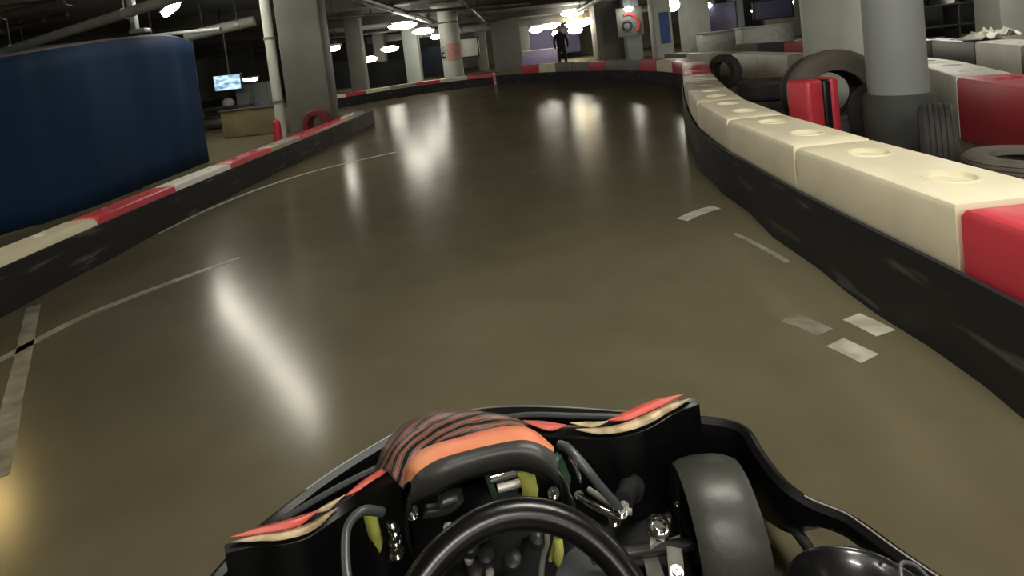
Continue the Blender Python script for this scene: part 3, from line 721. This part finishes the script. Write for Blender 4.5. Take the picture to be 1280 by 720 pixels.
# ------------------------------------------------------------------ the kart
M['k_roll_sheen'] = mat('kart_black_plastic_painted_sheen', (56, 56, 54), 0.42, var=0.1)  # black plastic, lightened to grey to carry the highlight on the roll
M['k_wheel'] = mat('kart_wheel_vinyl', (10, 10, 11), 0.28, spec=0.4, var=0.1)
M['k_rim_glint'] = mat('kart_painted_rim_glint', (140, 140, 132), 0.4, var=0.2)  # pale tone stands in for the highlight along the bumper rim
M['k_pod'] = mat('kart_pod_black_plastic', (24, 24, 25), 0.3, var=0.2, coat=0.6)
kart = thing('go_kart', 'racing go-kart in the foreground, black with orange and cream stickers, seen from its driver\'s seat', 'go-kart', (0, 0.75, 0))
H_ = Vector((-.27, .963, 0)).normalized(); L_ = Vector((.963, .27, 0)).normalized(); Z_ = Vector((0, 0, 1))
def K(px, py, z): return G(px, py, z)
def KP(pts, per=5): return smooth_path([K(*p) for p in pts], per)
# front bumper: bowed plastic wall with a rounded rim; rim path then outward offset
rim = [(236, 740, .17), (255, 721, .18), (300, 672, .19), (345, 634, .20), (400, 593, .20), (450, 561, .20), (505, 531, .20), (560, 514, .20), (610, 505, .20), (665, 503, .20), (720, 505, .20), (790, 510, .20),
       (850, 513, .20), (905, 519, .20), (938, 532, .20), (958, 562, .19), (985, 596, .18), (1015, 617, .17), (1058, 634, .17), (1085, 651, .17), (1130, 683, .17), (1190, 722, .17), (1230, 748, .17)]
R0 = KP(rim, 5); rows = [[] for _ in range(9)]
ctr = Vector((-0.05, .55, 0))
for i, p in enumerate(R0):
    t = (R0[min(i+1, len(R0)-1)]-R0[max(i-1, 0)]); t.z = 0; t.normalize(); n = Vector((-t.y, t.x, 0))
    if n.dot(p-ctr) < 0: n = -n
    z = p.z; f = i/(len(R0)-1)
    wide = .035
    zb = .035 if f < .68 else (.035+(f-.68)/.06*.045 if f < .74 else min(.135, .08+(f-.74)/.06*.055))
    offs = [(-.004-wide*.4, zb), (-wide-.003, zb+(z-zb)*.35), (-wide, z-.03), (-wide*.8, z-.008), (-wide*.45, z), (-wide*.1, z-.006), (.004, z-.03), (.012, zb+(z-zb)*.4), (.006, zb)]
    for r_, (d, zz) in zip(rows, offs):
        q = p+n*d; r_.append(Vector((q.x, q.y, zz)))
fb = MB().loft(rows+[rows[0]], 'k_black').build('front_bumper', parent=kart)
edge = [p+Vector((0, 0, .0)) for p in rows[4][18:62]]
MB().tube([Vector((p.x, p.y, p.z+.001)) for p in edge], .0018, 'k_rim_glint', 6).build('rim_glint', parent=fb)  # thin pale strip painting the highlight on the rim
edge = [p for p in rows[4][84:106]]
MB().tube([Vector((p.x, p.y, p.z+.001)) for p in edge], .0018, 'k_rim_glint', 6).build('rim_glint', parent=fb)

# bumper support rail, thin grey tube between bumper and fairing
MB().tube(KP([(352, 650, .19), (400, 622, .2), (440, 600, .2), (485, 578, .2), (540, 548, .2), (600, 528, .2), (655, 519, .2), (720, 520, .2), (775, 521, .2), (800, 522, .19)]), .0065, 'k_tube', 8).build('bumper_rail', parent=kart)

# floor tray and frame rails
tray = [(330, 712), (372, 660), (420, 622), (480, 585), (560, 548), (660, 533), (760, 536), (845, 560), (862, 600), (866, 660), (862, 725)]
tp_ = [K(x, y, .04) for x, y in tray]
tp_ += [tp_[-1]-H_*.9, tp_[0]-H_*.75]
MB().slab(tp_, .032, .044, 'k_tray').build('floor_tray', parent=kart, smooth=False)
def ktube(pts, r, m, name, per=5, n=10, par=None):
    return MB().tube(KP(pts, per), r, m, n).build(name, parent=par or kart)
ktube([(862, 735, .06), (850, 650, .06), (835, 590, .06), (790, 556, .06), (700, 540, .06), (600, 545, .06), (500, 590, .06), (440, 650, .06), (420, 735, .06)], .014, 'k_tray', 'frame_rail')

# side fairing wings with stickers
def wing(up, lo, zf, drop, name):
    """strip of sticker along the top, then black plastic falling to the tray"""
    n = 30
    U = smooth_path([K(x, y, z) for x, y, z in up], 6); Lw = smooth_path([K(x, y, z) for x, y, z in lo], 6)
    def resamp(P, n):
        S = [0]
        for i in range(1, len(P)): S.append(S[-1]+(P[i]-P[i-1]).length)
        out = []
        for k in range(n+1):
            s = S[-1]*k/n; j = 1
            while j < len(S)-1 and S[j] < s: j += 1
            t = (s-S[j-1])/max(1e-9, S[j]-S[j-1]); out.append(P[j-1].lerp(P[j], t))
        return out
    U = resamp(U, n); Lw = resamp(Lw, n)
    def mixr(t, dz=0): return [a.lerp(b, t)+Vector((0, 0, dz)) for a, b in zip(U, Lw)]
    front = [Vector((a.x, a.y, .06))+(a-b).normalized()*.02 for a, b in zip(U, Lw)]
    back = [Vector((b.x, b.y, drop)) for b in Lw]
    f2 = [p.lerp(q, .25) for p, q in zip(U, front)]
    b2 = [p.lerp(q, .25) for p, q in zip(Lw, back)]
    mb = MB().loft([front, f2, [p-Vector((0, 0, .004)) for p in U], mixr(.5, .004), [p-Vector((0, 0, .003)) for p in Lw], b2, back], 'k_black')
    w = mb.build(name, parent=kart)
    return w, mixr
def deck(mixr, spans, w):
    for (t0, t1, a, b, m, nm) in spans:
        r1 = mixr(t0, .006)[a:b]; r2 = mixr((t0+t1)/2, .010)[a:b]; r3 = mixr(t1, .006)[a:b]
        # taper both ends
        n = len(r1)
        for k in range(n):
            f = min(1, (k+.15)/3, (n-1-k+.15)/3); c = r2[k]
            r1[k] = c.lerp(r1[k], f); r3[k] = c.lerp(r3[k], f)
        MB().loft([r1, r2, r3], m).build(nm, parent=w, solid=.002)
wl, ml = wing([(280, 678, .27), (330, 661, .26), (370, 650, .25), (400, 637, .24), (430, 621, .23), (450, 605, .23), (475, 589, .24), (502, 574, .26)],
              [(281, 690, .27), (320, 681, .26), (350, 680, .25), (385, 671, .24), (412, 653, .23), (440, 634, .23), (468, 612, .24), (500, 598, .26)], .25, .05, 'fairing_wing')
deck(ml, [(.02, .5, 1, 15, 'k_red', 'red_sticker'), (.56, .98, 1, 19, 'k_cream', 'cream_sticker'), (.1, .55, 19, 30, 'k_red', 'red_sticker'), (.05, .45, 13, 20, 'k_cream', 'cream_sticker')], wl)
wr, mr_ = wing([(640, 521, .26), (665, 527, .25), (700, 529, .24), (745, 529, .24), (775, 521, .25), (810, 506, .26), (845, 497, .27), (868, 494, .27)],
               [(655, 540, .26), (690, 545, .25), (730, 547, .24), (775, 545, .24), (812, 534, .25), (842, 516, .26), (862, 508, .27), (874, 503, .27)], .25, .06, 'fairing_wing')
deck(mr_, [(.1, .8, 1, 9, 'k_red', 'red_sticker'), (.0, .46, 15, 29, 'k_red', 'red_sticker'), (.52, .96, 9, 30, 'k_cream', 'cream_sticker'), (.05, .5, 9, 16, 'k_cream', 'cream_sticker')], wr)
# end cap of the right wing: black plastic wall between fairing and bumper
pp = [K(868, 497, .265), K(874, 503, .265), K(880, 512, .20)]

# nose cone with swirl sticker in front of the upright panel
nose_u = KP([(468, 592, .22), (480, 560, .23), (505, 530, .23), (540, 515, .24), (580, 512, .24), (612, 520, .23), (640, 532, .22)], 5)
nose_l = KP([(505, 612, .28), (512, 580, .31), (530, 560, .32), (560, 550, .33), (600, 545, .33), (640, 541, .32), (668, 545, .30)], 5)
nose_f = [Vector((p.x, p.y, .05))+H_*.04 for p in nose_u]
mid = [a.lerp(b, .5)+Vector((0, 0, .015))+H_*.01 for a, b in zip(nose_u, nose_l)]
MB().loft([nose_f, [a.lerp(b, .75)+H_*.01 for a, b in zip(nose_f, nose_u)], nose_u, mid, nose_l], rowmats=['k_black', 'k_black', 'k_swirl', 'k_swirl']).build('nose_cone', parent=kart, solid=.004)

# upright front panel: orange top edge, rounded black back with its sheen painted grey
def PR(pts): return smooth_path([K(*p) for p in pts], 6)
a0 = PR([(506, 606, .36), (508, 580, .38), (530, 557, .39), (575, 543, .39), (620, 531, .39), (652, 529, .39), (674, 538, .385), (692, 556, .37)])
a1 = PR([(510, 602, .375), (514, 583, .40), (538, 563, .41), (580, 552, .41), (622, 542, .41), (652, 539, .41), (674, 548, .405), (692, 560, .385)])
a2 = PR([(514, 600, .38), (526, 588, .405), (548, 575, .415), (582, 564, .415), (622, 555, .415), (654, 550, .415), (676, 555, .405), (692, 564, .385)])
a3 = PR([(514, 608, .38), (528, 598, .40), (552, 585, .412), (584, 574, .412), (622, 565, .412), (654, 560, .412), (680, 565, .40), (696, 575, .38)])
a4 = PR([(514, 620, .37), (530, 612, .385), (556, 600, .395), (586, 589, .395), (622, 580, .395), (654, 577, .395), (682, 584, .385), (700, 598, .365)])
a5 = PR([(514, 630, .34), (532, 622, .355), (558, 608, .365), (588, 596, .365), (622, 587, .365), (652, 584, .365), (680, 592, .355), (698, 606, .335)])
a6 = [p+H_*.03-Vector((0, 0, .03)) for p in a5]
a7 = [p+H_*.05-Vector((0, 0, .05)) for p in a0]
pn = MB().loft([a7, a0, a1, a2, a3, a4, a5, a6], rowmats=['k_black', 'k_peach', 'k_peach', 'k_roll_sheen', 'k_roll_sheen', 'k_roll_sheen', 'k_black']).build('front_panel', parent=kart, sub=1)
# sticker seam
# panel side brackets
def strap(pts, w, m, name, par=None, th=.004):
    P = KP(pts, 4); mb = MB(); a = []; b = []
    for i, p in enumerate(P):
        t = (P[min(i+1, len(P)-1)]-P[max(i-1, 0)]).normalized(); v = Vector((0, -.55, .83)); n = t.cross(v).normalized()
        a.append(p+n*w/2); b.append(p-n*w/2)
    return mb.loft([a, b], m).build(name, parent=par or kart, solid=th)
strap([(520, 612, .35), (512, 628, .30), (508, 645, .24), (510, 668, .15), (515, 690, .06)], .03, 'k_panel', 'panel_bracket')
strap([(698, 590, .33), (705, 602, .27), (710, 618, .2), (715, 640, .08)], .025, 'k_panel', 'panel_bracket')
strap([(548, 628, .34), (575, 618, .34), (560, 634, .32), (530, 640, .30)], .02, 'k_panel', 'panel_strap')
for pts in ([(512, 622, .31), (516, 628, .30), (520, 640, .28)], [(713, 572, .33), (722, 588, .30), (725, 600, .26)]):
    ktube(pts, .005, 'k_chrome', 'chrome_link')

# yellow green uprights and posts
def post(pts, w, m, name):
    return strap(pts, w, m, name, th=.012)
post([(654, 583, .30), (660, 600, .26), (664, 622, .20), (666, 640, .1)], .030, 'k_yellow', 'pedal_post')
post([(462, 640, .22), (466, 658, .18), (472, 680, .12), (474, 700, .06)], .022, 'k_yellow', 'pedal_post')
post([(695, 573, .30), (702, 588, .26), (706, 602, .22), (708, 630, .08)], .020, 'k_green', 'side_post')
ktube([(607, 590, .30), (613, 606, .25), (620, 626, .2), (622, 645, .08)], .006, 'k_green', 'brake_line')
ktube([(612, 597, .27), (652, 585, .27)], .011, 'k_chrome', 'cross_bar', 1)
ktube([(622, 611, .22), (656, 602, .22)], .008, 'k_steel', 'cross_bar', 1)
# hoses
ktube([(700, 556, .31), (712, 562, .32), (732, 585, .30), (752, 610, .26), (776, 637, .2)], .0085, 'k_tube', 'hose')
ktube([(436, 735, .20), (432, 700, .22), (433, 665, .24), (441, 648, .25), (456, 638, .25), (478, 640, .22)], .0085, 'k_tube', 'hose')
# steering arm links right of the wheel
ktube([(724, 621, .2), (745, 633, .2), (772, 646, .19)], .007, 'k_chrome', 'tie_rod')
ktube([(736, 612, .16), (770, 634, .17), (790, 640, .17)], .006, 'k_steel', 'tie_rod')
def bolt(px, py, z, r, m='k_chrome', par=None, name='bolt'):
    c = K(px, py, z); ax = Vector((0, -.3, 1))
    mb = MB(); mb.lathe([(r, 0), (r, r*.5), (r*.9, r*.6), (r*.35, r*.6), (r*.3, r*.2)], c, ax, m, 12)
    mb.lathe([(r*1.35, -r*.25), (r*1.35, 0), (r, 0)], c, ax, m, 16)
    return mb.build(name, parent=par or kart)
for (x, y, z, r) in [(776, 638, .2, .011), (768, 650, .18, .009), (780, 632, .18, .007), (692, 616, .22, .009), (724, 619, .2, .007), 
                     (489, 652, .165, .009), (493, 663, .155, .009), (494, 676, .145, .010), (496, 690, .135, .011), (516, 642, .22, .009), (846, 629, .12, .005), (786, 577, .1, .005), (818, 577, .1, .005)]:
    bolt(x, y, z, r)
# threaded bracket holding the row of bolts
strap([(487, 645, .12), (490, 665, .105), (494, 700, .09)], .035, 'k_tray', 'bolt_plate')
# master cylinder
a, b = K(797, 585, .10), K(779, 628, .14)
mb = MB().tube([a, a.lerp(b, .35), a.lerp(b, .36), a.lerp(b, .6), a.lerp(b, .61), b], [.028, .028, .031, .031, .022, .02], 'k_panel', 18); mb.build('brake_cylinder', parent=kart)
# stub axle plate, bearing, knuckle
pl_ = [(811, 650), (838, 650), (836, 668), (813, 684)]
mb = MB(); P4 = [K(x, y, .15) for x, y in pl_]; mb.slab(P4, .145, .153, 'k_steel'); pt = mb.build('spindle_plate', parent=kart, smooth=False)
c = K(823, 661, .157)
MB().lathe([(.024, 0), (.024, .006), (.019, .009), (.014, .009), (.013, .003), (.007, .003), (.007, .009), (.0005, .009)], c, (0, -.2, 1), 'k_chrome', 24).build('bearing', parent=pt)
for k in range(6): 
    a = k*pi/3; MB().lathe([(.0028, 0), (.0028, .003), (.0005, .003)], c+Vector((cos(a)*.0165, sin(a)*.0165, .009)), (0, 0, 1), 'k_tray', 8).build('bearing_ball', parent=pt)
mb = MB(); mb.slab([K(x, y, .10) for x, y in [(832, 675), (850, 668), (854, 700), (856, 735), (838, 735)]], .09, .10, 'k_steel'); kn = mb.build('steering_knuckle', parent=kart, smooth=False)
bolt(846, 715, .102, .009, par=kn)
mb = MB(); mb.slab([K(x, y, .07) for x, y in [(803, 690), (820, 690), (836, 735), (812, 735)]], .06, .07, 'k_steel'); mb.build('track_arm', parent=kart, smooth=False)
ktube([(740, 700, .08), (790, 690, .08), (870, 680, .10)], .012, 'k_panel', 'stub_axle')
# front wheels
def kwheel(c, ax, lb):
    ax = Vector(ax).normalized(); w = .063; R = .119
    e = MB()
    prof = [(.066, -w*.8), (.085, -w*.95), (.108, -w), (.111, -w*.9), (.116, -w*.7), (R, -w*.4), (R+.001, 0), (R, w*.4), (.116, w*.7), (.111, w*.9), (.108, w), (.085, w*.95), (.066, w*.8), (.066, 0)]
    t = e.lathe(prof, c, ax, 'k_tyre', 48, closed=True).build('front_tyre', parent=kart)
    MB().lathe([(.02, -.05), (.02, -.03), (.055, -.025), (.064, -.055), (.068, -.055), (.064, -.02), (.064, .02), (.068, .055), (.064, .055), (.055, .02), (.02, .03), (.02, .05)], c, ax, 'k_panel', 32, closed=True).build('rim', parent=t)
    return t
wc = K(897, 660, .120)
kwheel(wc, L_+H_*(-.30), 'r')
kwheel(wc-L_*.98-H_*.02, L_+H_*(-.30), 'l')
# side bumper bar from the wheel to the side pod, floor showing on both sides
ktube([(925, 622, .07), (950, 628, .08), (975, 645, .09), (1000, 670, .1), (1020, 700, .1)], .011, 'k_panel', 'side_bar')
ktube([(885, 590, .05), (930, 600, .06), (960, 612, .07)], .009, 'k_black', 'side_bar')
# side pod: glossy rounded black shell
n = 14; rows = []
topc = smooth_path([K(x, y, z) for x, y, z in [(985, 712, .17), (1000, 690, .21), (1030, 679, .235), (1075, 680, .24), (1120, 697, .225), (1160, 722, .20), (1200, 760, .17)]], 4)
inn = smooth_path([K(x, y, z) for x, y, z in [(975, 735, .10), (985, 720, .15), (1015, 708, .20), (1060, 712, .215), (1100, 730, .20), (1130, 760, .17), (1160, 800, .13)]], 4)
outr = [p+H_*.02+L_*.01-Vector((0, 0, .05)) for p in topc]; out2 = [Vector((p.x, p.y, .05))+H_*.02 for p in topc]
inn2 = [p-H_*.10-Vector((0, 0, .03)) for p in inn]; inn3 = [p-H_*.45-Vector((0, 0, .01)) for p in inn]
midr = [a.lerp(b, .5)+Vector((0, 0, .012)) for a, b in zip(topc, inn)]
MB().loft([out2, outr, topc, midr, inn, inn2, inn3], 'k_pod').build('side_pod', parent=kart, sub=2)
ktube([(1127, 722, .232), (1126, 706, .236), (1134, 703, .236), (1146, 708, .23), (1160, 722, .22)], .003, 'k_tube', 'number_frame')

# steering wheel
WC = Vector((-.06, .54, .396)); tl = radians(50); RW = .160
U_ = H_*cos(tl)+Z_*sin(tl); N_ = L_.cross(U_).normalized()
if N_.z < 0: N_ = -N_
sw = MB().tube([WC+L_*(RW*cos(a))+U_*(RW*sin(a)) for a in [2*pi*i/64 for i in range(64)]], 0.0175, 'k_wheel', 16, closed=True).build('steering_wheel', parent=kart)
def inw(x, y, d=0.0): return WC+L_*x+U_*y+N_*d
for ang in (-100, 20, 160):
    a = radians(ang); c, s = cos(a), sin(a); mb = MB(); w = .014
    A = [inw(c*.035-s*k*w*1.3, s*.035+c*k*w*1.3, -.03) for k in (-1, 1)]; Bm = [inw(c*.1-s*k*w, s*.1+c*k*w, -.015) for k in (-1, 1)]; Bq = [inw(c*.158-s*k*w, s*.158+c*k*w, -.002) for k in (-1, 1)]
    mb.loft([A, Bm, Bq], 'k_panel').build('wheel_spoke', parent=sw, solid=.005)
MB().lathe([(.05, -.035), (.052, -.03), (.045, -.02), (.03, -.012), (.001, -.01)], WC, N_, 'k_black', 28).build('hub', parent=sw)
for k in range(3):
    a = radians(20+120*k); c_ = inw(cos(a)*.036, sin(a)*.036, -.012)
    MB().lathe([(.006, 0), (.006, .006), (.0005, .007)], c_, N_, 'k_chrome', 10).build('hub_bolt', parent=sw)
col0 = WC-N_*.035
MB().tube([col0, col0-N_*.12+H_*.05, Vector((col0.x, col0.y, 0))+H_*.30+Vector((0, 0, .1))], .012, 'k_tube', 12).build('steering_column', parent=kart)
# pedals and linkage seen through the wheel
ktube([(682, 655, .18), (684, 675, .15), (678, 700, .10), (676, 730, .06)], .006, 'k_steel', 'pedal_rod')
ktube([(697, 657, .18), (694, 675, .15), (688, 700, .10)], .004, 'k_yellow', 'throttle_cable')
post([(698, 674, .16), (699, 690, .14), (696, 702, .11)], .016, 'k_yellow', 'pedal_stop')
for (x, y, z, r) in [(641, 700, .12, .018), (672, 672, .15, .017), (570, 690, .13, .016), (588, 682, .14, .018), (608, 695, .12, .017), (595, 712, .10, .018), (586, 698, .12, .009), (612, 716, .1, .009), (560, 660, .16, .010)]:
    c = K(x, y, z); MB().lathe([(r*.5, -r*.7), (r, -r*.6), (r*1.05, 0), (r*.9, r*.4), (r*.4, r*.6), (.0005, r*.62)], c, (.1, -.35, 1), 'k_panel' if r > .012 else 'k_steel', 14).build('linkage_joint', parent=kart)
mb = MB(); mb.slab([K(x, y, .08) for x, y in [(690, 735), (700, 700), (722, 680), (745, 682), (775, 700), (795, 735)]], .06, .08, 'k_tube'); mb.build('foot_rest', parent=kart)
mb = MB(); mb.slab([K(x, y, .08) for x, y in [(385, 735), (390, 705), (402, 697), (418, 704), (430, 735)]], .06, .08, 'k_tube'); mb.build('foot_rest', parent=kart)
